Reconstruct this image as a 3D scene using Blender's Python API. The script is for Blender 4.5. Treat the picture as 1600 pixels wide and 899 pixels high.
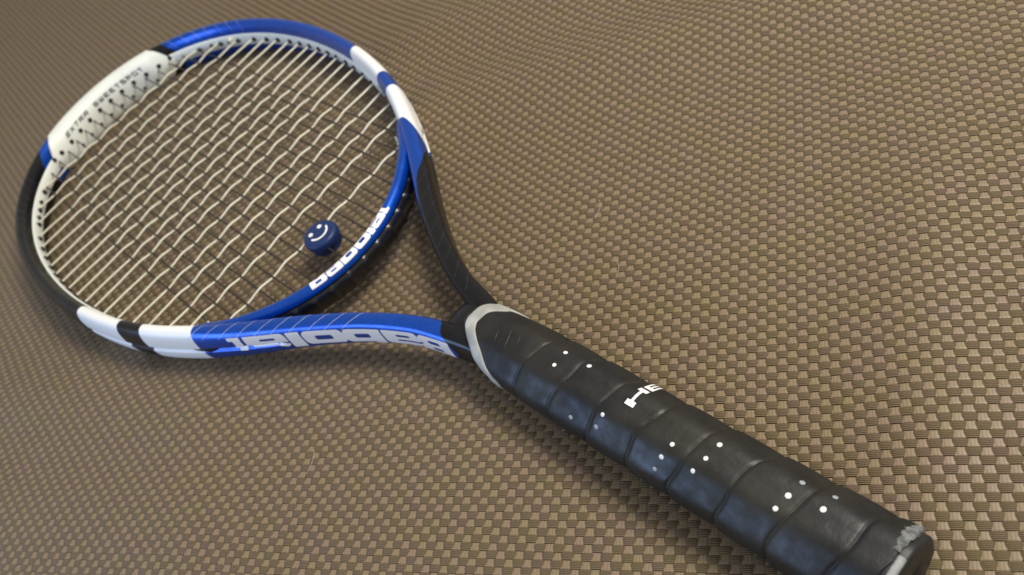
import bpy, bmesh, math, random
import numpy as np
from mathutils import Vector, Matrix

random.seed(7); rng = np.random.default_rng(11)
S = 0.0010587                                   # model millimetre -> metre (racket is 685 mm long)
for o in list(bpy.data.objects): bpy.data.objects.remove(o, do_unlink=True)
scene = bpy.context.scene
C = scene.collection

# ------------------------------------------------------------------ camera
cam_d = bpy.data.cameras.new('camera'); cam = bpy.data.objects.new('camera', cam_d); C.objects.link(cam)
CAM = np.array([-82.3186, -64.4397, 319.2708])
RIGHT = Vector((0.635289, -0.676734, -0.372073)); UP = Vector((0.728176, 0.364432, 0.580473)); FWD = Vector((0.257231, 0.639703, -0.724301))
M = Matrix((RIGHT, UP, -FWD)).transposed().to_4x4(); M.translation = Vector(CAM * S)
cam.matrix_world = M
cam_d.sensor_width = 36.0; cam_d.lens = 1436.19 / 1600 * 36
cam_d.clip_start = 0.01; cam_d.clip_end = 50
cam_d.dof.use_dof = True; cam_d.dof.focus_distance = 0.37; cam_d.dof.aperture_fstop = 12.5
scene.camera = cam

# ------------------------------------------------------------------ light
w = bpy.data.worlds.new('World'); scene.world = w; w.use_nodes = True
bg = w.node_tree.nodes['Background']; bg.inputs[0].default_value = (1.0, 0.95, 0.88, 1); bg.inputs[1].default_value = 0.45

def area(name, target, direction, dist, size, power, color):
    d = bpy.data.lights.new(name, 'AREA'); d.energy = power; d.size = size; d.color = color; d.shape = 'DISK'
    o = bpy.data.objects.new(name, d); C.objects.link(o)
    t = Vector(target); v = Vector(direction).normalized()
    o.location = t + v * dist; o.rotation_euler = v.to_track_quat('Z', 'Y').to_euler()
    return o
area('ceiling_lamp', (0.06, 0.28, 0), (0.52, -0.36, 1.0), 1.5, 0.62, 26.5, (1.0, 0.94, 0.86))
area('window_glow', (0.0, 0.12, 0.0), (-0.90, 0.42, 0.26), 1.1, 0.6, 6.0, (0.36, 0.57, 1.0))

scene.view_settings.view_transform = 'Standard'; scene.view_settings.look = 'None'
scene.view_settings.exposure = 0.0; scene.view_settings.gamma = 1.0
scene.view_settings.use_curve_mapping = False

# ------------------------------------------------------------------ materials
def mat(name, col, rough=.5, metal=0.0, coat=0.0, spec=.5, var=0.0, vscale=60, bump=0.0, bscale=300, bdist=.0003, col2=None, coat_rough=.05):
    m = bpy.data.materials.new(name); m.use_nodes = True
    nt = m.node_tree; b = nt.nodes['Principled BSDF']
    b.inputs['Base Color'].default_value = (*col, 1); b.inputs['Roughness'].default_value = rough
    b.inputs['Metallic'].default_value = metal; b.inputs['Coat Weight'].default_value = coat
    b.inputs['Coat Roughness'].default_value = coat_rough; b.inputs['Specular IOR Level'].default_value = spec
    tc = nt.nodes.new('ShaderNodeTexCoord')
    if var > 0:
        n = nt.nodes.new('ShaderNodeTexNoise'); n.inputs['Scale'].default_value = vscale; n.inputs['Detail'].default_value = 4
        nt.links.new(tc.outputs['Object'], n.inputs['Vector'])
        r = nt.nodes.new('ShaderNodeMix'); r.data_type = 'RGBA'
        c2 = col2 if col2 else tuple(x * (1 - var) for x in col)
        r.inputs[6].default_value = (*col, 1); r.inputs[7].default_value = (*c2, 1)
        mr = nt.nodes.new('ShaderNodeMapRange'); mr.inputs[1].default_value = .35; mr.inputs[2].default_value = .65
        nt.links.new(n.outputs['Fac'], mr.inputs[0]); nt.links.new(mr.outputs[0], r.inputs[0])
        nt.links.new(r.outputs[2], b.inputs['Base Color'])
        nr = nt.nodes.new('ShaderNodeTexNoise'); nr.inputs['Scale'].default_value = 130; nr.inputs['Detail'].default_value = 6
        nt.links.new(tc.outputs['Object'], nr.inputs['Vector'])
        rr_ = nt.nodes.new('ShaderNodeMapRange'); rr_.inputs[1].default_value = .3; rr_.inputs[2].default_value = .7
        rr_.inputs[3].default_value = rough * .75; rr_.inputs[4].default_value = min(1, rough * 1.3)
        nt.links.new(nr.outputs['Fac'], rr_.inputs[0]); nt.links.new(rr_.outputs[0], b.inputs['Roughness'])
    if bump > 0:
        n2 = nt.nodes.new('ShaderNodeTexNoise'); n2.inputs['Scale'].default_value = bscale; n2.inputs['Detail'].default_value = 5
        nt.links.new(tc.outputs['Object'], n2.inputs['Vector'])
        bp = nt.nodes.new('ShaderNodeBump'); bp.inputs['Strength'].default_value = bump; bp.inputs['Distance'].default_value = bdist
        nt.links.new(n2.outputs['Fac'], bp.inputs['Height']); nt.links.new(bp.outputs['Normal'], b.inputs['Normal'])
    return m
M_blue = mat('blue_metallic_paint', (0.000, 0.085, 0.55), .34, .62, .35, var=.35, vscale=1800, coat_rough=.07)
M_white = mat('white_gloss_paint', (0.82, 0.83, 0.80), .42, 0, .25, coat_rough=.25)
M_black = mat('black_gloss_paint', (0.004, 0.004, 0.005), .36, 0, .25, spec=.25, var=.3, vscale=900, coat_rough=.08)
M_print = mat('white_print', (0.84, 0.84, 0.84), .35, 0, .5)
M_grey_print = mat('grey_pinstripe_print', (0.055, 0.06, 0.065), .35)
M_pin = mat('pale_blue_pinstripe_print', (0.45, 0.55, 0.75), .35)
M_dark_print = mat('dark_grey_print', (0.05, 0.055, 0.06), .5)
M_bumper = mat('white_bumper_plastic', (0.80, 0.83, 0.76), .42, var=.06, vscale=90)
M_grommet = mat('black_grommet_plastic', (0.012, 0.012, 0.013), .45)
M_gloss_black = mat('black_glossy_plastic', (0.008, 0.008, 0.009), .30, 0, .2, coat_rough=.2)
M_string_w = mat('cream_string', (0.80, 0.78, 0.62), .4, var=.12, vscale=200)
M_string_b = mat('dark_string', (0.022, 0.017, 0.013), .5)
M_grip = mat('black_overgrip', (0.007, 0.0075, 0.0085), .50, spec=.42, var=.5, vscale=40, bump=.6, bscale=260, bdist=.0004, col2=(0.018, 0.017, 0.012))
M_hole = mat('pale_perforation', (0.72, 0.74, 0.72), .6)
M_hole_dim = mat('dull_perforation', (0.30, 0.33, 0.36), .6)
M_collar = mat('pale_grey_rubber', (0.43, 0.44, 0.41), .55, var=.3, vscale=120, bump=.2, bscale=500)
M_fray = mat('grey_frayed_tape', (0.30, 0.32, 0.32), .9, var=.6, vscale=500, bump=1, bscale=1500, bdist=.001)
M_cap = mat('black_cap_plastic', (0.015, 0.015, 0.016), .5)
M_capw = mat('white_cap_rim', (0.42, 0.43, 0.42), .7, var=.4, vscale=300)
M_navy = mat('navy_rubber', (0.007, 0.027, 0.115), .48, var=.2, vscale=300, spec=.4)

def thread_mat(name, c1, c2, rough, ribs, strength, spec):
    m = bpy.data.materials.new(name); m.use_nodes = True; nt = m.node_tree; L = nt.links.new
    b = nt.nodes['Principled BSDF']; b.inputs['Roughness'].default_value = rough; b.inputs['Specular IOR Level'].default_value = spec
    tc = nt.nodes.new('ShaderNodeTexCoord')
    n = nt.nodes.new('ShaderNodeTexNoise'); n.inputs['Scale'].default_value = 95; n.inputs['Detail'].default_value = 5; n.inputs['Roughness'].default_value = .65
    L(tc.outputs['Object'], n.inputs['Vector'])
    mr = nt.nodes.new('ShaderNodeMapRange'); mr.inputs[1].default_value = .38; mr.inputs[2].default_value = .62
    L(n.outputs['Fac'], mr.inputs[0])
    mx = nt.nodes.new('ShaderNodeMix'); mx.data_type = 'RGBA'; mx.inputs[6].default_value = (*c1, 1); mx.inputs[7].default_value = (*c2, 1)
    L(mr.outputs[0], mx.inputs[0])
    uv = nt.nodes.new('ShaderNodeUVMap'); sp = nt.nodes.new('ShaderNodeSeparateXYZ'); L(uv.outputs[0], sp.inputs[0])
    mu = nt.nodes.new('ShaderNodeMath'); mu.operation = 'MULTIPLY'; mu.inputs[1].default_value = ribs * 2 * math.pi; L(sp.outputs[1], mu.inputs[0])
    si = nt.nodes.new('ShaderNodeMath'); si.operation = 'SINE'; L(mu.outputs[0], si.inputs[0])
    # filament colour: the dips between filaments are darker
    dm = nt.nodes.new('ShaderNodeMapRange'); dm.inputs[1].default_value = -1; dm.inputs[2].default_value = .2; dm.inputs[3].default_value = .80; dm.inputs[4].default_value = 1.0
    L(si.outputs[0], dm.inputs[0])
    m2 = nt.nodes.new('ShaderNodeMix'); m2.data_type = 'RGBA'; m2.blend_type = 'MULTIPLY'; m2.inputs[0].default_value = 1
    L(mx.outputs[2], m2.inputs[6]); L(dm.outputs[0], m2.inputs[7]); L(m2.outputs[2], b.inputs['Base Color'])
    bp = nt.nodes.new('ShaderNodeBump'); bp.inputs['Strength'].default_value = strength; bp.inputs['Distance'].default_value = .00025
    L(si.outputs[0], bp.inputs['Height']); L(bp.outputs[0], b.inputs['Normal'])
    return m
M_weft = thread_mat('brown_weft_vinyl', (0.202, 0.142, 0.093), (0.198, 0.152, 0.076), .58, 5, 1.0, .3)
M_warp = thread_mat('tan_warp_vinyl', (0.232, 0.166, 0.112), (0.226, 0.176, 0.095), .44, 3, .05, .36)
M_under = mat('dark_brown_backing', (0.12, 0.088, 0.052), .8)

# ------------------------------------------------------------------ object helpers
def link(name, me, parent=None):
    o = bpy.data.objects.new(name, me); C.objects.link(o)
    if parent: o.parent = parent
    return o
def mesh(name, verts, faces, mats, parent=None, fmat=None, smooth=True, uv=None):
    me = bpy.data.meshes.new(name)
    me.from_pydata([tuple(v) for v in (np.asarray(verts, float) * S)], [], faces)
    for m in (mats if isinstance(mats, (list, tuple)) else [mats]): me.materials.append(m)
    if fmat is not None: me.polygons.foreach_set('material_index', np.asarray(fmat, np.int32))
    if smooth: me.polygons.foreach_set('use_smooth', np.ones(len(me.polygons), bool))
    me.update()
    return link(name, me, parent)
def grid_faces(nu, nv, close_u=False, close_v=False, off=0):
    F = []
    for i in range(nu if close_u else nu - 1):
        i2 = (i + 1) % nu
        for j in range(nv if close_v else nv - 1):
            j2 = (j + 1) % nv
            F.append((off + i * nv + j, off + i2 * nv + j, off + i2 * nv + j2, off + i * nv + j2))
    return F
def tube(name, pts, r, m, parent, n=10, caps=True):
    pts = np.asarray(pts, float); k = len(pts); r = np.broadcast_to(r, (k,))
    t = np.gradient(pts, axis=0); t /= np.linalg.norm(t, axis=1)[:, None]
    ref = np.array([0, 0, 1.]) if abs(t[:, 2]).max() < .9 else np.array([0.3, 1, 0.])
    a = np.cross(t, ref); a /= np.linalg.norm(a, axis=1)[:, None]; b = np.cross(a, t)
    ang = np.linspace(0, 2 * np.pi, n, endpoint=False)
    V = pts[:, None] + r[:, None, None] * (np.cos(ang)[None, :, None] * a[:, None] + np.sin(ang)[None, :, None] * b[:, None])
    F = grid_faces(k, n, False, True)
    if caps: F += [tuple(range(n))[::-1], tuple((k - 1) * n + i for i in range(n))]
    return mesh(name, V.reshape(-1, 3), F, m, parent)
def empty(name, label, cat, loc=(0, 0, 0)):
    o = bpy.data.objects.new(name, None); o.empty_display_size = .02; o.location = loc; C.objects.link(o)
    o['label'] = label; o['category'] = cat
    return o

# ------------------------------------------------------------------ woven cloth (the surface)
def seg_ridge(x, y, a, b, wid, amp):
    a = np.array(a, float); b = np.array(b, float); d = b - a; L = np.linalg.norm(d); d /= L
    px, py = x - a[0], y - a[1]; s = px * d[0] + py * d[1]; q = -px * d[1] + py * d[0]
    e = np.maximum(np.maximum(-s, s - L), 0)
    return amp * np.exp(-(q / wid) ** 2) * np.exp(-(e / 45) ** 2)
def cloth_z(x, y):
    z = 2.4 - 0.0085 * y
    # shallow folds lying clear of the racket
    z = z + seg_ridge(x, y, (112, 352), (250, 190), 28, 6.5)
    z = z + seg_ridge(x, y, (165, 420), (300, 260), 32, 5.5)
    z = z + seg_ridge(x, y, (-185, 470), (-120, 330), 24, 5.0)
    z = z + seg_ridge(x, y, (-215, 400), (-150, 275), 28, 4.0)
    z = z + seg_ridge(x, y, (70, 30), (150, 75), 28, 4.0)
    z = z + seg_ridge(x, y, (30, -30), (110, 5), 16, 1.4)
    z = z + seg_ridge(x, y, (90, 140), (190, 110), 30, 1.4)
    z = z + .35 * np.sin(x * .043 + y * .021 + 1) * np.sin(y * .037 - x * .012)
    return z
TH = math.radians(-57); Uv = np.array([math.cos(TH), math.sin(TH)]); Vv = np.array([Uv[1], -Uv[0]])    # V points towards the camera
PU, PV = 3.95, 3.22
poly = np.array([(60, 1080), (345, 130), (70, -95), (-25, -110), (-310, 300), (-250, 560)], float)
def span(axis_fix, fixed, axis_run):
    """interval of the polygon along axis_run where the coordinate on axis_fix equals fixed"""
    f = poly @ axis_fix - fixed; r = poly @ axis_run; xs = []
    for i in range(len(poly)):
        j = (i + 1) % len(poly)
        if (f[i] > 0) != (f[j] > 0):
            t = f[i] / (f[i] - f[j]); xs.append(r[i] + t * (r[j] - r[i]))
    return (min(xs), max(xs)) if len(xs) >= 2 else None
bx, by = np.meshgrid(np.linspace(-700, 800, 160), np.linspace(-450, 1500, 190), indexing='ij')
bz = cloth_z(bx, by) - 1.3
cloth = mesh('woven_cloth', np.stack([bx, by, bz], -1).reshape(-1, 3), grid_faces(160, 190), M_under)
cloth['kind'] = 'structure'; cloth['label'] = 'brown basket-weave vinyl cloth under the racket'
SS = np.array([-.5, -.40, -.24, 0.0, .24, .40, .5, 1.0]); HHF = np.array([.02, .55, .92, 1.0, .92, .55, .02, -1.0]); HHW = np.array([-.28, -.10, .12, .42, .75, 1.0, .55, -1.2])   # the warp floats ramp up towards one end
# weft floats stand proud and rounded, warp floats lie flat in the hollows between them
FORM = {'weft_strand': (.34, .10, np.array([-.53, -.40, 0.0, .40, .53]), np.array([-.32, -.07, .04, -.07, -.32])),
        'warp_strand': (.20, -.03, np.array([-.47, -.30, 0.0, .30, .47]), np.array([-.10, -.01, .0, -.01, -.10]))}
def strand(name, idx, fix_ax, run_ax, pf, pr, m, par):
    AMP, BASE, TT, TH_ = FORM[name]
    HH = HHW if name == 'warp_strand' else HHF
    sp = span(fix_ax, idx * pf, run_ax)
    if sp is None or sp[1] - sp[0] < 4 * pr: return
    i0 = int(math.floor(sp[0] / pr)); i1 = int(math.ceil(sp[1] / pr))
    if (i0 + idx) % 2 != par: i0 -= 1
    cells = np.arange(i0, i1 + 1, 2)
    run = (cells[:, None] + SS[None]).reshape(-1); h = np.tile(HH, len(cells))
    lift = np.repeat(rng.normal(0, .05, len(cells)), 8); wob = np.repeat(rng.normal(0, .035, len(cells)), 8)
    keep = np.ones(len(run), bool)
    k = len(run)
    across = (idx + TT[None] + wob[:, None]) * pf * np.ones((k, 1)); along = (run * pr)[:, None] * np.ones((1, 5))
    # the strand narrows a little at the ends of each float
    pin = (1 - .05 * (h[:, None] < .3))
    across = idx * pf + (across - idx * pf) * pin
    X = across * fix_ax[0] + along * run_ax[0]; Y = across * fix_ax[1] + along * run_ax[1]
    Z = cloth_z(X, Y) + BASE + AMP * h[:, None] + AMP * lift[:, None] + TH_[None] * (.6 + .4 * np.maximum(h, 0))[:, None]
    V = np.stack([X, Y, Z], -1).reshape(-1, 3)
    F = np.array(grid_faces(k, 5), np.int32)
    me = bpy.data.meshes.new(name)
    me.vertices.add(len(V)); me.vertices.foreach_set('co', (V * S).reshape(-1))
    me.loops.add(F.size); me.loops.foreach_set('vertex_index', F.reshape(-1))
    me.polygons.add(len(F)); me.polygons.foreach_set('loop_start', np.arange(0, F.size, 4, dtype=np.int32))
    me.polygons.foreach_set('use_smooth', np.ones(len(F), bool))
    uvv = np.stack([np.broadcast_to(run[:, None], (k, 5)), np.broadcast_to((TT + .5)[None], (k, 5))], -1).reshape(-1, 2)
    ul = me.uv_layers.new(name='UVMap'); ul.data.foreach_set('uv', uvv[F.reshape(-1)].reshape(-1).astype(np.float32))
    me.materials.append(m); me.update(calc_edges=True)
    link(name, me, cloth)
fv = poly @ Vv; fu = poly @ Uv
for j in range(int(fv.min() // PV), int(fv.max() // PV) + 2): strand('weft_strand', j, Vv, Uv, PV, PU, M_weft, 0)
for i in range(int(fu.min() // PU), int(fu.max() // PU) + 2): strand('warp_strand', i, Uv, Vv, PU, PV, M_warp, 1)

# ------------------------------------------------------------------ racket: centre line and section
HA, HB, HY = 116.75, 177.37, 465.42
def hoop(t):
    s = np.sin(t); return np.stack([HA * np.cos(t) * (1 + .0771 * s + .0579 * s * s), HY + HB * s], -1)
ZC = lambda y: 18.81 - .01384 * np.asarray(y, float)
ctrl = [(7.2, 176), (7.5, 185), (8.2, 196), (10.2, 207), (15.2, 226), (26.2, 251), (42.3, 279), (57.5, 302), (68.9, 319.5), (81.6, 341)]
t0 = math.asin((362 - HY) / HB)
half = np.vstack([np.array(ctrl), hoop(np.linspace(t0, math.pi / 2, 90))])
def catmull(P, n=12):
    P = np.vstack([2 * P[0] - P[1], P, 2 * P[-1] - P[-2]]); out = []
    for i in range(1, len(P) - 2):
        t = np.linspace(0, 1, n, endpoint=False)[:, None]; a, b, c, d = P[i - 1], P[i], P[i + 1], P[i + 2]
        out.append(.5 * ((2 * b) + (-a + c) * t + (2 * a - 5 * b + 4 * c - d) * t ** 2 + (-a + 3 * b - 3 * c + d) * t ** 3))
    out.append(P[-2][None]); return np.vstack(out)
half = catmull(half)
full = np.vstack([half, (half * [-1, 1])[::-1][1:]])
sl = np.concatenate([[0], np.cumsum(np.linalg.norm(np.diff(full, axis=0), axis=1))]); LEN = sl[-1]
US = np.arange(0, LEN, 1.0)
cx = np.interp(US, sl, full[:, 0]); cy = np.interp(US, sl, full[:, 1])
ker = np.exp(-.5 * (np.arange(-12, 13) / 5.0) ** 2); ker /= ker.sum()
def smooth1(a): return np.convolve(np.pad(a, 12, mode='reflect', reflect_type='odd'), ker, 'valid')
cx, cy = smooth1(cx), smooth1(cy)
tx, ty = np.gradient(cx), np.gradient(cy); tl = np.hypot(tx, ty); tx /= tl; ty /= tl
nx, ny = ty, -tx                                  # outward normal (right side walks up: outward = +x)
def path(u):
    u = np.asarray(u, float)
    return (np.interp(u, US, cx), np.interp(u, US, cy), np.interp(u, US, nx), np.interp(u, US, ny))
def u_of(x, y, side):
    d = (cx - x) ** 2 + (cy - y) ** 2
    d = np.where((cx * side) >= -1, d, 1e9); return float(US[d.argmin()])
def u_at_y(y, side):
    d = np.where(cx * side > 0, abs(cy - y), 1e9); return float(US[d.argmin()])
YH = [170, 196, 207, 226, 251, 279, 320, 345, 400, 700]
HWv = [5.0, 5.2, 5.7, 5.2, 5.0, 5.4, 5.5, 5.2, 4.9, 4.7]
HHv = [8.4, 8.5, 8.5, 8.2, 8.3, 8.8, 10.7, 12.6, 13.4, 13.4]
DZv = [0.0, 0.6, 1.8, 2.9, 3.2, 3.0, 1.8, .5, 0, 0]            # the arms sit a little higher than the hoop
u_tip = LEN / 2
def groove(y): return 1.5 * np.clip((np.asarray(y) - 293) / 5, 0, 1)
def sec(u, phi, off=0.0):
    """surface point of the frame: phi 0 outer, 90 crest, 180 inner (degrees)"""
    x, y, n_x, n_y = path(u); p = np.radians(phi); c, s = np.cos(p), np.sin(p)
    hw, hh = np.interp(y, YH, HWv), np.interp(y, YH, HHv)
    ex = np.interp(y, [200, 300, 345], [.62, .66, .8])                        # the arms are boxier than the hoop
    n = np.sign(c) * abs(c) ** ex * hw; z = np.sign(s) * abs(s) ** ex * hh
    n = n - groove(y) * np.exp(-((z + .6) / 1.25) ** 4) * (c > 0)
    if off:
        g = np.hypot(n / hw ** 2, z / hh ** 2) + 1e-9; n = n + off * (n / hw ** 2) / g; z = z + off * (z / hh ** 2) / g
    return np.stack([x + n_x * n, y + n_y * n, ZC(y) + z + np.interp(y, YH, DZv)], -1)

racket = empty('tennis_racket', 'blue, black and white tennis racket with a black wrapped handle lying on brown woven cloth', 'tennis racket')

PHI = np.array([0, 3, 5, 7, 9, 12, 17, 24, 32, 42, 53, 65, 78, 90, 102, 115, 127, 138, 148, 157, 165, 173, 180, 187, 195, 203, 212, 222, 233, 245, 258, 270, 282, 295, 307, 318, 328, 336, 343, 348, 351, 352.5, 354, 355.5, 357, 358.5], float)
def bnd(outer, top, inner):      # a paint edge given by three u values
    return lambda ph: np.interp(ph, [0, 90, 180, 270, 360], [outer, top, inner, top, outer])
ur = lambda y: u_at_y(y, 1); ul_ = lambda y: u_at_y(y, -1)
bounds = [bnd(0, 0, 0),
    bnd(ur(317), ur(297), ur(252)), bnd(ur(317), ur(338), ur(343)), bnd(*[ur(369)] * 3), bnd(*[ur(386)] * 3), bnd(*[ur(427)] * 3),
    bnd(u_of(62, 638, 1), u_of(63, 626, 1), u_of(66, 613, 1)), bnd(u_of(48, 648, 1), u_of(52, 630, 1), u_of(57, 613, 1)),
    bnd(u_of(-38, 652, -1), u_of(-46, 634, -1), u_of(-54, 617, -1)), bnd(u_of(-53, 642, -1), u_of(-59, 628, -1), u_of(-67, 612, -1)),
    bnd(*[ul_(431)] * 3), bnd(*[ul_(392)] * 3), bnd(*[ul_(374)] * 3), bnd(*[ul_(340)] * 3),
    bnd(ul_(202), ul_(210), ul_(216)), bnd(LEN, LEN, LEN)]
cols = [2, 0, 1, 0, 1, 0, 2, 1, 0, 2, 1, 2, 1, 0, 2]
rows, rcol = [], []
for i in range(len(bounds) - 1):
    a, b = bounds[i](PHI), bounds[i + 1](PHI); n = max(2, int(np.max(b - a) / 3.0))
    for k in range(n):
        rows.append(a + (b - a) * k / n); rcol.append(cols[i])
rows.append(bounds[-1](PHI))
Vf = np.stack([sec(r, PHI) for r in rows]); nU, nV = len(rows), len(PHI)
F = grid_faces(nU, nV, False, True); fm = np.repeat(rcol, nV)
frame = mesh('frame', Vf.reshape(-1, 3), F + [tuple(range(nV))[::-1], tuple((nU - 1) * nV + i for i in range(nV))], [M_blue, M_white, M_black], racket, list(fm) + [2, 2])

# black throat saddle that joins both arms above the handle
ys = np.array([172, 180, 190, 197, 202, 206, 209, 211.5, 213.5, 215, 216]); wx = np.array([11, 11, 11, 11, 11.2, 11.5, 11.5, 11.5, 11.5, 11, 10.0]); hz = np.array([11.6, 11.4, 11.0, 10.6, 10.2, 9.8, 9.0, 8.0, 6.6, 4.8, 2.0])
ang = np.radians(np.linspace(0, 360, 40, endpoint=False)); V = []
for y, a, h in zip(ys, wx, hz):
    c, s = np.cos(ang), np.sin(ang); V.append(np.stack([np.sign(c) * abs(c) ** .7 * a, y - 0 * c, ZC(y) + np.sign(s) * abs(s) ** .8 * h], -1))
mesh('shaft', np.vstack(V), grid_faces(len(ys), 40, False, True) + [tuple((len(ys) - 1) * 40 + i for i in range(40))], M_black, racket)

# ------------------------------------------------------------------ throat bridge
tb = np.linspace(math.radians(-32), math.radians(-148), 120); pb = hoop(tb)
k_ = np.clip((350 - pb[:, 1]) / 45, 0, 1); k_ = k_ * k_ * (3 - 2 * k_); pb[:, 1] += 5.5 * k_
bl = np.concatenate([[0], np.cumsum(np.linalg.norm(np.diff(pb, axis=0), axis=1))]); BL = bl[-1]
def bsec(u, phi, off=0.0):       # u from the right arm to the left arm; phi 0 faces the handle
    x, y = np.interp(u, bl, pb[:, 0]), np.interp(u, bl, pb[:, 1]); e = .6
    dx = np.interp(u + e, bl, pb[:, 0]) - np.interp(u - e, bl, pb[:, 0]); dy = np.interp(u + e, bl, pb[:, 1]) - np.interp(u - e, bl, pb[:, 1])
    l = np.hypot(dx, dy); n_x, n_y = -dy / l, dx / l
    flip = np.where(n_y > 0, -1, 1); n_x, n_y = n_x * flip, n_y * flip
    q = abs(np.asarray(u) - BL / 2) / (BL / 2)
    hw = (4.3 + 2.6 * np.clip((q - .42) / .26, 0, 1) ** 2) * (1 - .72 * np.clip((q - .70) / .16, 0, 1)); hh = 9.0 + 2.6 * np.clip((q - .35) / .45, 0, 1) ** 2
    p = np.radians(phi); c, s = np.cos(p), np.sin(p)
    n = np.sign(c) * abs(c) ** .85 * hw; z = np.sign(s) * abs(s) ** .85 * hh
    if off:
        g = np.hypot(n / hw ** 2, z / hh ** 2) + 1e-9; n = n + off * (n / hw ** 2) / g; z = z + off * (z / hh ** 2) / g
    return np.stack([x + n_x * n, y + n_y * n, ZC(y) + z + .8], -1)
PB = np.linspace(0, 360, 48, endpoint=False); ub = np.linspace(0, BL, 110)
Vb = np.stack([bsec(np.full(48, u), PB) for u in ub])
fmb = []
for i in range(109):
    for j in range(48):
        a = PB[j]; fmb.append(1 if (a < 26 or a >= 240) else 0)
bridge = mesh('throat_bridge', Vb.reshape(-1, 3), grid_faces(110, 48, False, True), [M_blue, M_black], racket, fmb)
# glossy black grommet strip with bumps along the throat side of the bridge
ug = np.linspace(BL * .26, BL * .74, 130); pg = np.array([24, 15, 5, -8, -21, -34, -42], float); prof = np.array([.2, 1.0, 1.3, 1.4, 1.3, 1.0, .2])
Vg = []
for u in ug:
    bumpv = 1.0 * max(0, math.cos((u - BL / 2) / 10.4 * 2 * math.pi)) ** 3
    Vg.append(np.stack([bsec(u, a, p + (bumpv if 0 < i < 6 else 0)) for i, (a, p) in enumerate(zip(pg, prof))]))
mesh('grommet_strip', np.array(Vg).reshape(-1, 3), grid_faces(130, 7), M_gloss_black, racket)

# ------------------------------------------------------------------ printed lettering as thin geometry on the surfaces
def rr(cx_, cy_, w_, h_, r):
    def f(X, Y):
        dx = abs(X - cx_) - (w_ / 2 - r); dy = abs(Y - cy_) - (h_ / 2 - r)
        return np.hypot(np.maximum(dx, 0), np.maximum(dy, 0)) + np.minimum(np.maximum(dx, dy), 0) - r
    return f
def seg(x0, y0, x1, y1, hw_):
    def f(X, Y):
        dx, dy = x1 - x0, y1 - y0; t = np.clip(((X - x0) * dx + (Y - y0) * dy) / (dx * dx + dy * dy), 0, 1)
        return np.hypot(X - x0 - t * dx, Y - y0 - t * dy) - hw_
    return f
def U_(*fs): return lambda X, Y: np.minimum.reduce([f(X, Y) for f in fs])
def D_(a, *fs): return lambda X, Y: np.maximum.reduce([a(X, Y)] + [-f(X, Y) for f in fs])
def march(f, x0, x1, y0, y1, h):
    xs = np.linspace(x0, x1, max(3, int((x1 - x0) / h) + 1)); ys_ = np.linspace(y0, y1, max(3, int((y1 - y0) / h) + 1))
    X, Y = np.meshgrid(xs, ys_, indexing='ij'); D = f(X, Y) + 1e-6; pts, fc, idx = [], [], {}
    def vid(key, p):
        if key not in idx: idx[key] = len(pts); pts.append(p)
        return idx[key]
    for i in range(len(xs) - 1):
        for j in range(len(ys_) - 1):
            cs = [(i, j), (i + 1, j), (i + 1, j + 1), (i, j + 1)]; d = [D[c] for c in cs]
            if min(d) > 0: continue
            poly_ = []
            for k in range(4):
                a, b = cs[k], cs[(k + 1) % 4]; da, db = d[k], d[(k + 1) % 4]
                if da <= 0: poly_.append(vid(a, (xs[a[0]], ys_[a[1]])))
                if (da <= 0) != (db <= 0):
                    t = da / (da - db); poly_.append(vid((min(a, b), max(a, b)), (xs[a[0]] + t * (xs[b[0]] - xs[a[0]]), ys_[a[1]] + t * (ys_[b[1]] - ys_[a[1]]))))
            if len(poly_) >= 3: fc.append(tuple(poly_))
    return np.array(pts), fc
def decal(name, f, box, h, mapping, m, parent):
    p, fc = march(f, *box, h)
    if len(p) == 0: return None
    V = mapping(p[:, 0], p[:, 1])
    return mesh(name, V, fc, m, parent)
# arclength across a section, so prints keep their size
def sec_table(fn, u):
    ph = np.linspace(-175, 175, 351); P_ = fn(np.full(351, u), ph); d = np.concatenate([[0], np.cumsum(np.linalg.norm(np.diff(P_, axis=0), axis=1))])
    d -= np.interp(90, ph, d); return -d, ph       # q: mm from the crest, positive outward
def q_to_phi(fn, u, q):
    d, ph = sec_table(fn, u); return np.interp(q, d[::-1], ph[::-1])

def wide_letter(ch, w_, H):
    r = min(w_, H) * .24; full_ = rr(w_ / 2, H / 2, w_, H, r)
    sq = rr(w_ * .3, H / 2, w_ * .6, H, .3)
    if ch == 'B': return D_(U_(full_, sq), rr(w_ * .50, H * .30, w_ * .36, H * .20, H * .06), rr(w_ * .48, H * .72, w_ * .32, H * .17, H * .06), seg(w_ * .93, H * .52, w_ * 1.1, H * .52, H * .05))
    if ch == 'b': return D_(U_(rr(w_ / 2, H * .43, w_, H * .86, r), rr(w_ * .15, H / 2, w_ * .30, H, .3), rr(w_ * .25, H * .25, w_ * .5, H * .5, .3)), rr(w_ * .53, H * .42, w_ * .40, H * .28, H * .08))
    if ch == 'a': return D_(U_(rr(w_ / 2, H * .44, w_, H * .88, r), rr(w_ * .75, H * .2, w_ * .5, H * .4, .3)), rr(w_ * .45, H * .29, w_ * .38, H * .14, H * .05), rr(w_ * .33, H * .60, w_ * .68, H * .10, H * .04))
    if ch == 'o': return D_(rr(w_ / 2, H * .43, w_, H * .86, r * 1.1), rr(w_ * .5, H * .43, w_ * .42, H * .30, H * .10))
    if ch == 'l': return rr(w_ / 2, H * .5, w_, H, .3)
    if ch == 't': return U_(rr(w_ * .32, H * .5, w_ * .62, H, .3), rr(w_ * .5, H * .1, w_, H * .2, .3), rr(w_ * .5, H * .78, w_, H * .16, .3))
    return full_

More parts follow.
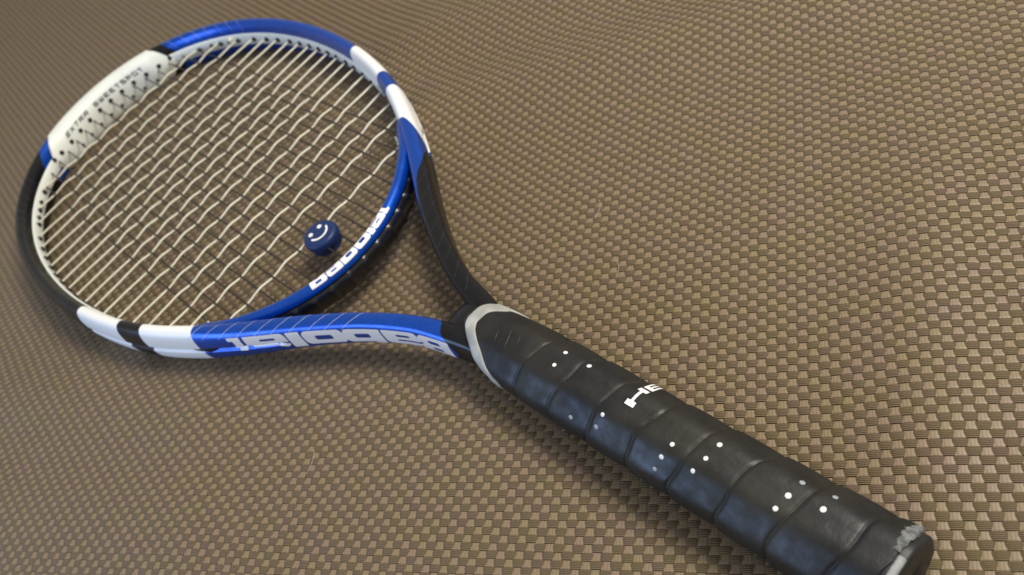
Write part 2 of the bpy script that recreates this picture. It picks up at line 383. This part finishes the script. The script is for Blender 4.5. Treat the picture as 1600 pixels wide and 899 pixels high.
# big word along the left arm: reads from the handle outwards, feet on the crest side, tops towards the cloth
arm_word = [('B', 213.8, 231.6), ('a', 232.2, 251.6), ('b', 252.2, 271.6), ('o', 272.2, 292.0), ('l', 292.8, 300.0), ('a', 301.0, 321.8), ('t', 322.8, 329.6)]
HL = 11.6
for ch, ya, yb in arm_word:
    ua, ub_ = ul_(ya - 9.0), ul_(yb - 9.0)                       # u falls towards the tip on the left side
    W_ = abs(ua - ub_)
    def mp(X, Y, ua=ua):
        u = ua - X; q = 5.9 + Y
        ph = np.array([q_to_phi(sec, a, b) for a, b in zip(u, q)]); return sec(u, ph, .14)
    decal('lettering', wide_letter(ch, W_, HL), (-.3, W_ + .3, -.3, HL + .3), .55, mp, M_print, frame)
# word on the bridge: left to right, tops towards the strings
uL = lambda x: float(np.interp(-x, -pb[:, 0], bl))
seq = [('B', 9.2), ('a', 8.8), ('b', 9.2), ('o', 9.2), ('l', 3.0), ('a', 9.0), ('t', 3.8)]
X0 = uL(-27.5); tot = sum(w for _, w in seq) + .5 * 6; k_s = (X0 - uL(28.5)) / tot; xx = 0
HB_ = 6.4
for ch, wl in seq:
    wl *= k_s
    def mp(X, Y, x0=xx):
        u = X0 - x0 - X; q = 3.2 - Y
        ph = np.array([q_to_phi(bsec, a, b) for a, b in zip(u, q)]); return bsec(u, ph, .14)
    decal('lettering', wide_letter(ch, wl, HB_), (-.2, wl + .2, -.2, HB_ + .2), .35, mp, M_print, bridge)
    xx += wl + .5 * k_s

# pinstripes: fine slanted lines printed across arms and hoop
def pin(u0, du, q0, q1, m, hw_=.15, n=14):
    q = np.linspace(q0, q1, n); u = u0 + du * np.linspace(0, 1, n) ** 1.3; V = []
    for s_ in (-hw_, hw_):
        ph = np.array([q_to_phi(sec, a, b) for a, b in zip(u + s_, q)]); V.append(sec(u + s_, ph, .12))
    V = np.stack(V, 1).reshape(-1, 3); mesh('pinstripe', V, grid_faces(n, 2), m, frame)
for y in np.linspace(333, 252, 10): pin(ul_(y), -12, -4.0, 6.4, M_pin)
for y in np.linspace(288, 214, 8): pin(ur(y), 12, -2.0, 6.0, M_grey_print, .10)
for k in range(8): pin(u_of(-76, 601, -1) + k * 9, -7, -7.0, 4.0, M_grey_print)
for k in range(7): pin(u_of(72, 617, 1) - k * 11, 9, -8.0, 3, M_pin, .10)

# ------------------------------------------------------------------ tip bumper, grommet strips, grommets
tl_, tr_ = math.atan2(1, -.30), 0
ua_f, ub_f = bounds[7], bounds[8]
phb = np.concatenate([np.linspace(-62, 242, 60)])
nb = 46; Vbm = []
for k in range(nb):
    f_ = k / (nb - 1); row = []
    for ph in phb:
        pa = ph % 360; u = ua_f(pa) * (1 - f_) + ub_f(pa) * f_
        x, y, n_x, n_y = path(u); e = min(f_, 1 - f_) * 2
        ext = (min(1, e / .24)) ** .8                   # how far the inside shelf has grown
        p = math.radians(ph); c, s = math.cos(p), math.sin(p)
        if c >= 0: n = c ** .8 * (4.7 + .6)
        else: n = -abs(c) ** .50 * (5.4 + 5.4 * ext)
        z = math.copysign(abs(s) ** .8, s) * (13.4 + .6)
        row.append((x + n_x * n, y + n_y * n, float(ZC(y)) + z))
    Vbm.append(row)
Vbm = np.array(Vbm)
bumper = mesh('bumper_guard', Vbm.reshape(-1, 3), grid_faces(nb, len(phb)), M_bumper, racket)
def bump_pt(f_, ph, off=0):
    i = np.clip(f_ * (nb - 1), 0, nb - 1.001); j = np.clip((ph - phb[0]) / (phb[1] - phb[0]), 0, len(phb) - 1.001)
    i0, j0 = np.floor(i).astype(int), np.floor(j).astype(int); a, b = (i - i0)[..., None], (j - j0)[..., None]
    P_ = (Vbm[i0, j0] * (1 - a) * (1 - b) + Vbm[i0 + 1, j0] * a * (1 - b) + Vbm[i0, j0 + 1] * (1 - a) * b + Vbm[i0 + 1, j0 + 1] * a * b)
    if off is not 0:
        du = Vbm[i0 + 1, j0] - Vbm[i0, j0]; dv = Vbm[i0, j0 + 1] - Vbm[i0, j0]; n = np.cross(dv, du); n /= np.linalg.norm(n, axis=-1)[..., None]
        P_ = P_ - n * np.asarray(off)[..., None]
    return P_
bw = np.linalg.norm(np.diff(Vbm[:, 38], axis=0), axis=1).sum()
# small wide lettering on the bumper
STR = {'E': [(0, 0, 0, 1), (0, 0, 1, 0), (0, .5, .9, .5), (0, 1, 1, 1)], 'X': [(0, 0, 1, 1), (0, 1, 1, 0)], 'T': [(.5, 0, .5, 1), (0, 1, 1, 1)],
       'R': [(0, 0, 0, 1), (0, 1, 1, 1), (1, 1, 1, .5), (0, .5, 1, .5), (.4, .5, 1, 0)], 'A': [(0, 0, 0, 1), (0, 1, 1, 1), (1, 1, 1, 0), (0, .45, 1, .45)],
       'S': [(0, 0, 1, 0), (1, 0, 1, .5), (0, .5, 1, .5), (0, .5, 0, 1), (0, 1, 1, 1)], 'W': [(0, 1, 0, 0), (0, 0, 1, 0), (.5, 0, .5, .9), (1, 0, 1, 1)],
       'P': [(0, 0, 0, 1), (0, 1, 1, 1), (1, 1, 1, .45), (0, .45, 1, .45)], 'O': [(0, 0, 1, 0), (1, 0, 1, 1), (1, 1, 0, 1), (0, 1, 0, 0)], 'H': [(0, 0, 0, 1), (1, 0, 1, 1), (0, .5, 1, .5)]}
def stroke_glyph(ch, w_, h_, hw_): return U_(*[seg(a * w_, b * h_, c * w_, d * h_, hw_) for a, b, c, d in STR[ch]])
def phi_mm(q0):                                   # section arc position on the bumper, mm from crest towards the inside
    d = np.concatenate([[0], np.cumsum(np.linalg.norm(np.diff(Vbm[nb // 2], axis=0), axis=1))]); d -= np.interp(90, phb, d); return np.interp(q0, d, phb)
text = 'EXTRA SWEETSPOT'; pitch = 5.15; x0 = -38.5
for i, ch in enumerate(text):
    if ch == ' ': continue
    def mp(X, Y, i=i):
        return bump_pt(.5 - (x0 + i * pitch + X) / bw, phi_mm(13.2 - Y), np.full(len(X), .12))
    decal('lettering', stroke_glyph(ch, 3.0, 2.6, .42), (-.6, 3.6, -.6, 3.2), .3, mp, M_dark_print, bumper)

def strip(name, us, prof, m):
    V = []
    for u in us:
        x, y, n_x, n_y = path(u)
        hw = np.interp(y, YH, HWv)
        V.append([(x - n_x * (hw + a), y - n_y * (hw + a), float(ZC(y)) + z) for a, z in prof])
    V = np.array(V); k = len(prof)
    return mesh(name, V.reshape(-1, 3), grid_faces(len(us), k, False, True) + [tuple(range(k))[::-1], tuple((len(us) - 1) * k + i for i in range(k))], m, racket)
prof = [(-1.5, 5.2), (.35, 5.0), (.75, 4.3), (.85, 0), (.75, -3.8), (.35, -4.4), (-1.5, -4.6)]
s_r = strip('grommet_strip', np.linspace(ur(388), bounds[7](180) + 1, 90), prof, M_bumper)
s_l = strip('grommet_strip', np.linspace(bounds[8](180) - 1, ul_(388), 90), prof, M_bumper)

CROSS_Y = [603, 585.5, 570, 553.5, 540.5, 527.5, 514, 502, 490, 478, 466, 453.5, 441.5, 429.5, 415.5, 401.5, 388.5, 373.5, 358.8, 338]
MX0 = 1.2; MAIN_X = [MX0 + (k - 7.5) * (9.75 + .012 * abs(k - 7.5)) for k in range(16)]
def barrel(p, d, m, parent, r=1.75, l=1.5):
    d = np.array(d, float); d /= np.linalg.norm(d); p = np.array(p, float)
    pts = [p - d * .6, p + d * (l - .35), p + d * l, p + d * l]; return tube('grommet', pts[:3], [r, r, r * .7], m, parent, 10)
def inner_at(u, z=0.0, extra=.8):
    x, y, n_x, n_y = path(u); hw = np.interp(y, YH, HWv); return np.array([x - n_x * (hw + extra), y - n_y * (hw + extra), float(ZC(y)) + z]), np.array([-n_x, -n_y, 0.])
for side, st in ((1, s_r), (-1, s_l)):
    ylist = [y for y in CROSS_Y if 392 < y < 606] + [593.5, 577.5]
    for y in ylist:
        p, d = inner_at(u_at_y(y, side), .5); barrel(p, d, M_grommet, st)
xs_tip = [x for x in MAIN_X if abs(x - 1) < 56]
def f_of_x(x):
    xs_ = Vbm[:, 38, 0]; return float(np.interp(-x, -xs_, np.arange(nb) / (nb - 1)))
for x in xs_tip:
    f_ = f_of_x(x)
    p = bump_pt(np.array([f_]), np.array([170.0]), np.array([0.]))[0]; barrel(p, (0, -1, -.05), M_grommet, bumper, 1.65, 1.2)
for x in xs_tip[2:-2]:
    f_ = f_of_x(x + 3.6)
    p = bump_pt(np.array([f_]), np.array([196.0]), np.array([0.]))[0]; barrel(p, (0, -1, -.05), M_grommet, bumper, 1.2, 1.0)

# ------------------------------------------------------------------ strings
def inner_span(y):                                # x of the frame's inside at height y, right side
    xs_ = []
    for side in (1, -1):
        if y < 350:
            xr = np.interp(y, pb[:60, 1][::-1], pb[:60, 0][::-1]) if side > 0 else np.interp(y, pb[60:, 1], pb[60:, 0])
            xs_.append(float(xr))
        else: xs_.append(float(path(u_at_y(y, side))[0]))
    return xs_
tops = hoop(np.linspace(0, math.pi, 400))
zs = lambda y: float(ZC(y)) + .6
A_ = .60
for mi, x in enumerate(MAIN_X):
    yt = float(np.interp(x, tops[::-1, 0], tops[::-1, 1])) - 2; yb_ = float(np.interp(x, pb[::-1, 0], pb[::-1, 1]))
    ys_ = np.linspace(yb_, yt, 150)
    ks = np.interp(ys_, CROSS_Y[::-1], np.arange(19, -1, -1)[::1]) if False else np.interp(ys_, CROSS_Y[::-1], np.arange(20)[::-1][::1])
    zz = np.array([zs(y) for y in ys_]) - .52 * np.cos(np.pi * (ks + mi)) * ((ys_ > 338) & (ys_ < 604))
    tube('main_string', np.stack([np.full(150, x), ys_, zz], -1), .52, M_string_b, racket, 8)
for ci, y in enumerate(CROSS_Y):
    xr, xl = inner_span(y); xs_ = np.linspace(xl - 1, xr + 1, 200) if False else np.linspace(xl, xr, 200)
    km = np.interp(xs_, MAIN_X, np.arange(16)); ins = (xs_ > MAIN_X[0]) & (xs_ < MAIN_X[-1])
    zz = zs(y) + A_ * np.cos(np.pi * (km + ci)) * np.where(ins, 1, np.clip(1 - np.minimum(abs(xs_ - MAIN_X[0]), abs(xs_ - MAIN_X[-1])) / 18, 0, 1))
    yy = y + .18 * np.sin(np.pi * (km + ci)) + rng.normal(0, .2)
    tube('cross_string', np.stack([xs_, yy, zz], -1), .60, M_string_w, racket, 8)
# tie-off knots
def knot(p, name='string_knot'):
    t = np.linspace(0, 2 * np.pi * 2.2, 60); p = np.array(p, float)
    pts = p + np.stack([1.1 * np.cos(t), .28 * t - 1.5, 1.2 * np.sin(t)], -1)
    pts = np.vstack([pts, pts[-1] + [(.4, .8, .8), (.9, 1.9, 1.6)]]); tube(name, pts, .72, M_string_w, racket, 8)
p, d = inner_at(u_at_y(575, 1), 2.0, 1.8); knot(p)
p, d = inner_at(u_at_y(334, 1), .5, 3.5); knot(p)
p, d = inner_at(u_at_y(340, -1), .5, 3.0); knot(p)

# ------------------------------------------------------------------ handle
def grip_r(y): return 16.07 + 1.66 * (1 - np.asarray(y) / 205) ** 3
PITCH = 20.3
fr_t = [(-180, 181), (-90, 181), (-10, 182), (8, 186), (20, 193), (30, 198.6), (45, 199), (70, 199), (94, 199.6), (106, 198.5), (119, 195.6), (136, 191.8), (152, 188), (162, 184.5), (180, 181)]
_g = np.arange(-180, 180, 2.0); _v = np.interp(_g, [a for a, _ in fr_t], [b for _, b in fr_t]); _k = np.exp(-.5 * (np.arange(-6, 7) / 1.0) ** 2); _k /= _k.sum()
_v = sum(_k[i] * np.roll(_v, i - 6) for i in range(13))
def front_y(th): return np.interp(np.asarray(th), _g, _v, period=360)
def grip_pt(y, th, off=0.0, wrap=True):
    y = np.asarray(y, float); th = np.asarray(th, float); a = np.radians(th); r = grip_r(y) + off
    r = r * (1 + .020 * np.cos(8 * a - np.pi))                                  # the eight flats show faintly through the wrap
    if wrap:
        ph = ((y - PITCH * ((th - 90) / 360)) - 15.2 + .5 * np.sin(3 * a + y * .11) + .35 * np.sin(5 * a - y * .05)) / PITCH % 1.0             # 0 at a seam
        lim = np.clip((166 - y) / 6, 0, 1)
        r = r + lim * (.5 * ph - .50 * np.exp(-(np.minimum(ph, 1 - ph) / .045) ** 2) + .35 * np.sin(ph * np.pi) - .45)
    k = np.clip((y - 160) / 42, 0, 1); r = r * (1 - .11 * k * k * (3 - 2 * k))
    return np.stack([r * np.cos(a), y + 0 * r, ZC(y) + .95 * r * np.sin(a)], -1)
nth = 144; th = np.linspace(0, 360, nth, endpoint=False); nf = 900
fz = np.linspace(0, 1, nf); V = []
for f_ in fz:
    yb_ = 4.5 + (front_y(th) - 3.0 - 4.5) * f_; wr = .12 * rng.normal(0, 1) * 0
    V.append(grip_pt(yb_, th))
V = np.array(V); jag = .7 * np.interp(np.arange(nth), np.arange(0, nth, 6), rng.normal(0, 1, nth // 6)); V[0, :, 1] += jag; V[1, :, 1] += jag * .6
over = mesh('overgrip', V.reshape(-1, 3), grid_faces(nf, nth, False, True), M_grip, racket)
# wrinkles of the finishing end under the ring
for (y0, a0, y1, a1) in [(176, 66, 171, 112), (181, 84, 178, 110), (170, 70, 167, 96)]:
    t = np.linspace(0, 1, 24); P_ = grip_pt(y0 + (y1 - y0) * t, a0 + (a1 - a0) * t, -.10)
    tube('wrap_crease', P_, .35 * np.sin(np.pi * np.clip(t, .05, .95)) + .05, M_grip, over, 8)
dots = [(145.8, 66.8), (145.7, 91.6), (132.8, 66.9), (114.4, 116.2), (115.7, 137), (128.3, 145.6), (83.7, 103.1), (85.3, 123.8), (86.5, 143.9), (69.3, 73.9), (70.3, 97), (72, 117.7), (39, 63.1), (39.9, 85.8), (40.9, 105.8), (28, 58.8), (28.3, 80.2)]
for y, a in dots:
    n = 16; t = np.linspace(0, 2 * np.pi, n, endpoint=False); R_ = 1.0 * random.uniform(.88, 1.1)
    ring = [grip_pt(y + R_ * k * np.cos(t), a + np.degrees(R_ * k * np.sin(t) / 17), o) for k, o in ((1.0, .02), (.8, .12), (.02, .14))]
    mesh('perforation', np.vstack(ring), grid_faces(3, n, False, True), M_hole_dim if (y, a) in ((128.3, 145.6), (86.5, 143.9), (115.7, 137), (39, 63.1), (28, 58.8)) else M_hole, over)
for ch, a0, wd in (('H', 88.5, 10.4), ('E', 48.5, 10.0)):
    Hh = 4.2
    if ch == 'H': g = U_(rr(1.2, Hh / 2, 2.4, Hh, .1), rr(wd - 1.2, Hh / 2, 2.4, Hh, .1), rr(wd / 2, Hh / 2, wd, 1.25, .1))
    else: g = U_(rr(1.2, Hh / 2, 2.4, Hh, .1), rr(wd / 2, .45, wd, .9, .1), rr(wd / 2, Hh / 2, wd, .9, .1), rr(wd / 2, Hh - .45, wd, .9, .1))
    def mp(X, Y, a0=a0): return grip_pt(105.3 + Y, a0 - np.degrees(X / 16.9), .16)
    decal('lettering', g, (-.2, wd + .2, -.2, Hh + .2), .3, mp, M_print, over)
# pale rubber collar
V = []
for y_off, r_off in [(-5.9, -.8), (-5.7, .35), (-5.0, .62), (-3.0, .7), (-1.0, .66), (-.2, .4), (.2, -.6), (1.0, -2.6)]:
    wd_ = np.interp((th + 180) % 360 - 180, [-180, -90, 8, 35, 45, 70, 94, 114, 133, 150, 180], [1.3, 1.3, 1.3, 1.8, 1.6, 1.12, 1.05, 1.3, 1.45, 1.5, 1.3])
    V.append(grip_pt(front_y(th) + y_off * (wd_ if y_off < 0 else 1), th, r_off, False))
mesh('collar', np.vstack(V), grid_faces(8, nth, False, True), M_collar, racket)
# conical black front of the handle inside the ring
V = []
for k, (dy, sc) in enumerate([(-1, .92), (1.5, .84), (5, .74), (9, .62)]):
    P_ = grip_pt(front_y(th) + dy, th, 0, False); c0 = np.stack([0 * th, P_[:, 1], ZC(P_[:, 1])], -1); V.append(c0 + (P_ - c0) * sc)
mesh('handle_cone', np.vstack(V), grid_faces(4, nth, False, True), M_black, racket)
# butt end: frayed tape edge, white rim and black cap
V = []
for y, ro in [(10, -1.4), (4.0, -1.2), (1.0, -1.2), (.0, -1.8), (-.2, -3.4), (.1, -8), (.4, -15.5)]: V.append(grip_pt(np.full(nth, y), th, ro, False))
cap = mesh('butt_cap', np.vstack(V), grid_faces(7, nth, False, True) + [tuple(6 * nth + i for i in range(nth))], M_cap, racket)
arc = np.linspace(82, 205, 60); V = []
for y, ro in [(3.0, -.6), (2.7, -.1), (.9, -.1), (.5, -1.3)]: V.append(grip_pt(np.full(60, y), arc, ro, False))
mesh('cap_rim', np.vstack(V), grid_faces(4, 60), M_capw, cap)
arc = np.linspace(26, 80, 140); V = []
edge = 2.7 * np.sin(np.pi * np.linspace(0.06, .94, 140)) ** .6 + np.interp(np.arange(140), np.arange(0, 141, 5), rng.normal(0, .55, 29))
for k, ro in [(1.0, .02), (.85, .3), (.7, .4), (.55, .45), (.4, .5), (.2, .45), (0.0, .4), (-.2, .2), (-.4, -.3)]:
    V.append(grip_pt(3.6 + edge * k + .12 * rng.normal(0, 1, 140), arc, ro + .12 * rng.normal(0, 1, 140), False))
fray = mesh('frayed_tape', np.vstack(V), grid_faces(9, 140), M_fray, racket)
fb = bmesh.new()
for k in range(90):                              # loose fibres of the torn edge, one tuft
    a = random.uniform(22, 82); p = grip_pt(random.uniform(2.6, 6.0), a, .5, False); d = np.array([math.cos(math.radians(a)) * .7, random.uniform(-1, .6), .8 * math.sin(math.radians(a))]) + rng.normal(0, .4, 3)
    l = random.uniform(.7, 2.0); q = p + d * l; s = np.array([.05, .03, 0])
    vs = [fb.verts.new(tuple(v * S)) for v in (p - s, p + s, q)]; fb.faces.new(vs)
me = bpy.data.meshes.new('loose_fibres'); fb.to_mesh(me); fb.free(); me.materials.append(M_fray); o = link('loose_fibres', me, fray); o['kind'] = 'stuff'

# ------------------------------------------------------------------ vibration dampener
DX, DY, DZ = -.4, 329.8, 19.4
damp = empty('vibration_dampener', 'round navy rubber button dampener with white smiling face, set in the strings', 'dampener', tuple(np.array([DX, DY, 0]) * S))
profd = [(0.02, 0.0), (7.2, .0), (8.6, -.15), (9.5, -.8), (10.0, -2.0), (10.1, -3.6), (9.9, -5.0), (9.3, -6.0), (9.0, -6.6), (9.0, -7.4), (9.2, -8.2), (9.0, -9.4), (8.0, -10.0), (0.02, -10.2)]
a = np.linspace(0, 2 * np.pi, 64, endpoint=False)
V = np.vstack([np.stack([r * np.cos(a), r * np.sin(a), 0 * a + DZ + z], -1) for r, z in profd])
body = mesh('button_body', V, grid_faces(len(profd), 64, False, True), M_navy, damp)
fl = lambda X, Y: np.stack([X, Y, np.full(len(X), DZ + .12)], -1)
for ex in (-3.5, 3.1): decal('eye', lambda X, Y, ex=ex: np.hypot((X - ex), (Y - 3.3) * .95) - 1.35, (ex - 2, ex + 2, 1, 6), .25, fl, M_print, damp)
def smile(X, Y):
    r = np.hypot(X, Y - 1.2); an = np.degrees(np.arctan2(Y - 1.2, X)); d = abs(r - 5.6) - .62
    e1 = np.hypot(X - 5.6 * math.cos(math.radians(-18)), Y - 1.2 - 5.6 * math.sin(math.radians(-18))) - .62
    e2 = np.hypot(X - 5.6 * math.cos(math.radians(-162)), Y - 1.2 - 5.6 * math.sin(math.radians(-162))) - .62
    return np.where((an < -18) & (an > -162), d, np.minimum(e1, e2))
decal('smile', smile, (-7, 7, -6, 2), .22, fl, M_print, damp)

# ------------------------------------------------------------------ a few stray hairs on the cloth
M_hair = mat('pale_hair', (0.55, 0.48, 0.38), .5)
for a, b, lab in [((82, 205), (92, 212), 'tiny pale hair on the brown cloth, right of the black throat arm'),
                  ((58, 172), (66, 180), 'tiny pale hair on the brown cloth, beside the upper edge of the black grip'),
                  ((-96, 236), (-86, 244), 'tiny pale hair on the brown cloth, below the blue throat arm')]:
    t = np.linspace(0, 1, 20); x = a[0] + (b[0] - a[0]) * t + 1.6 * np.sin(t * 3); y = a[1] + (b[1] - a[1]) * t - 1.2 * np.sin(t * 2.2)
    o = tube('stray_hair', np.stack([x, y, cloth_z(x, y) + .9], -1), .08, M_hair, None, 6); o['label'] = lab; o['category'] = 'hair'; o['group'] = 'stray hairs on the cloth'
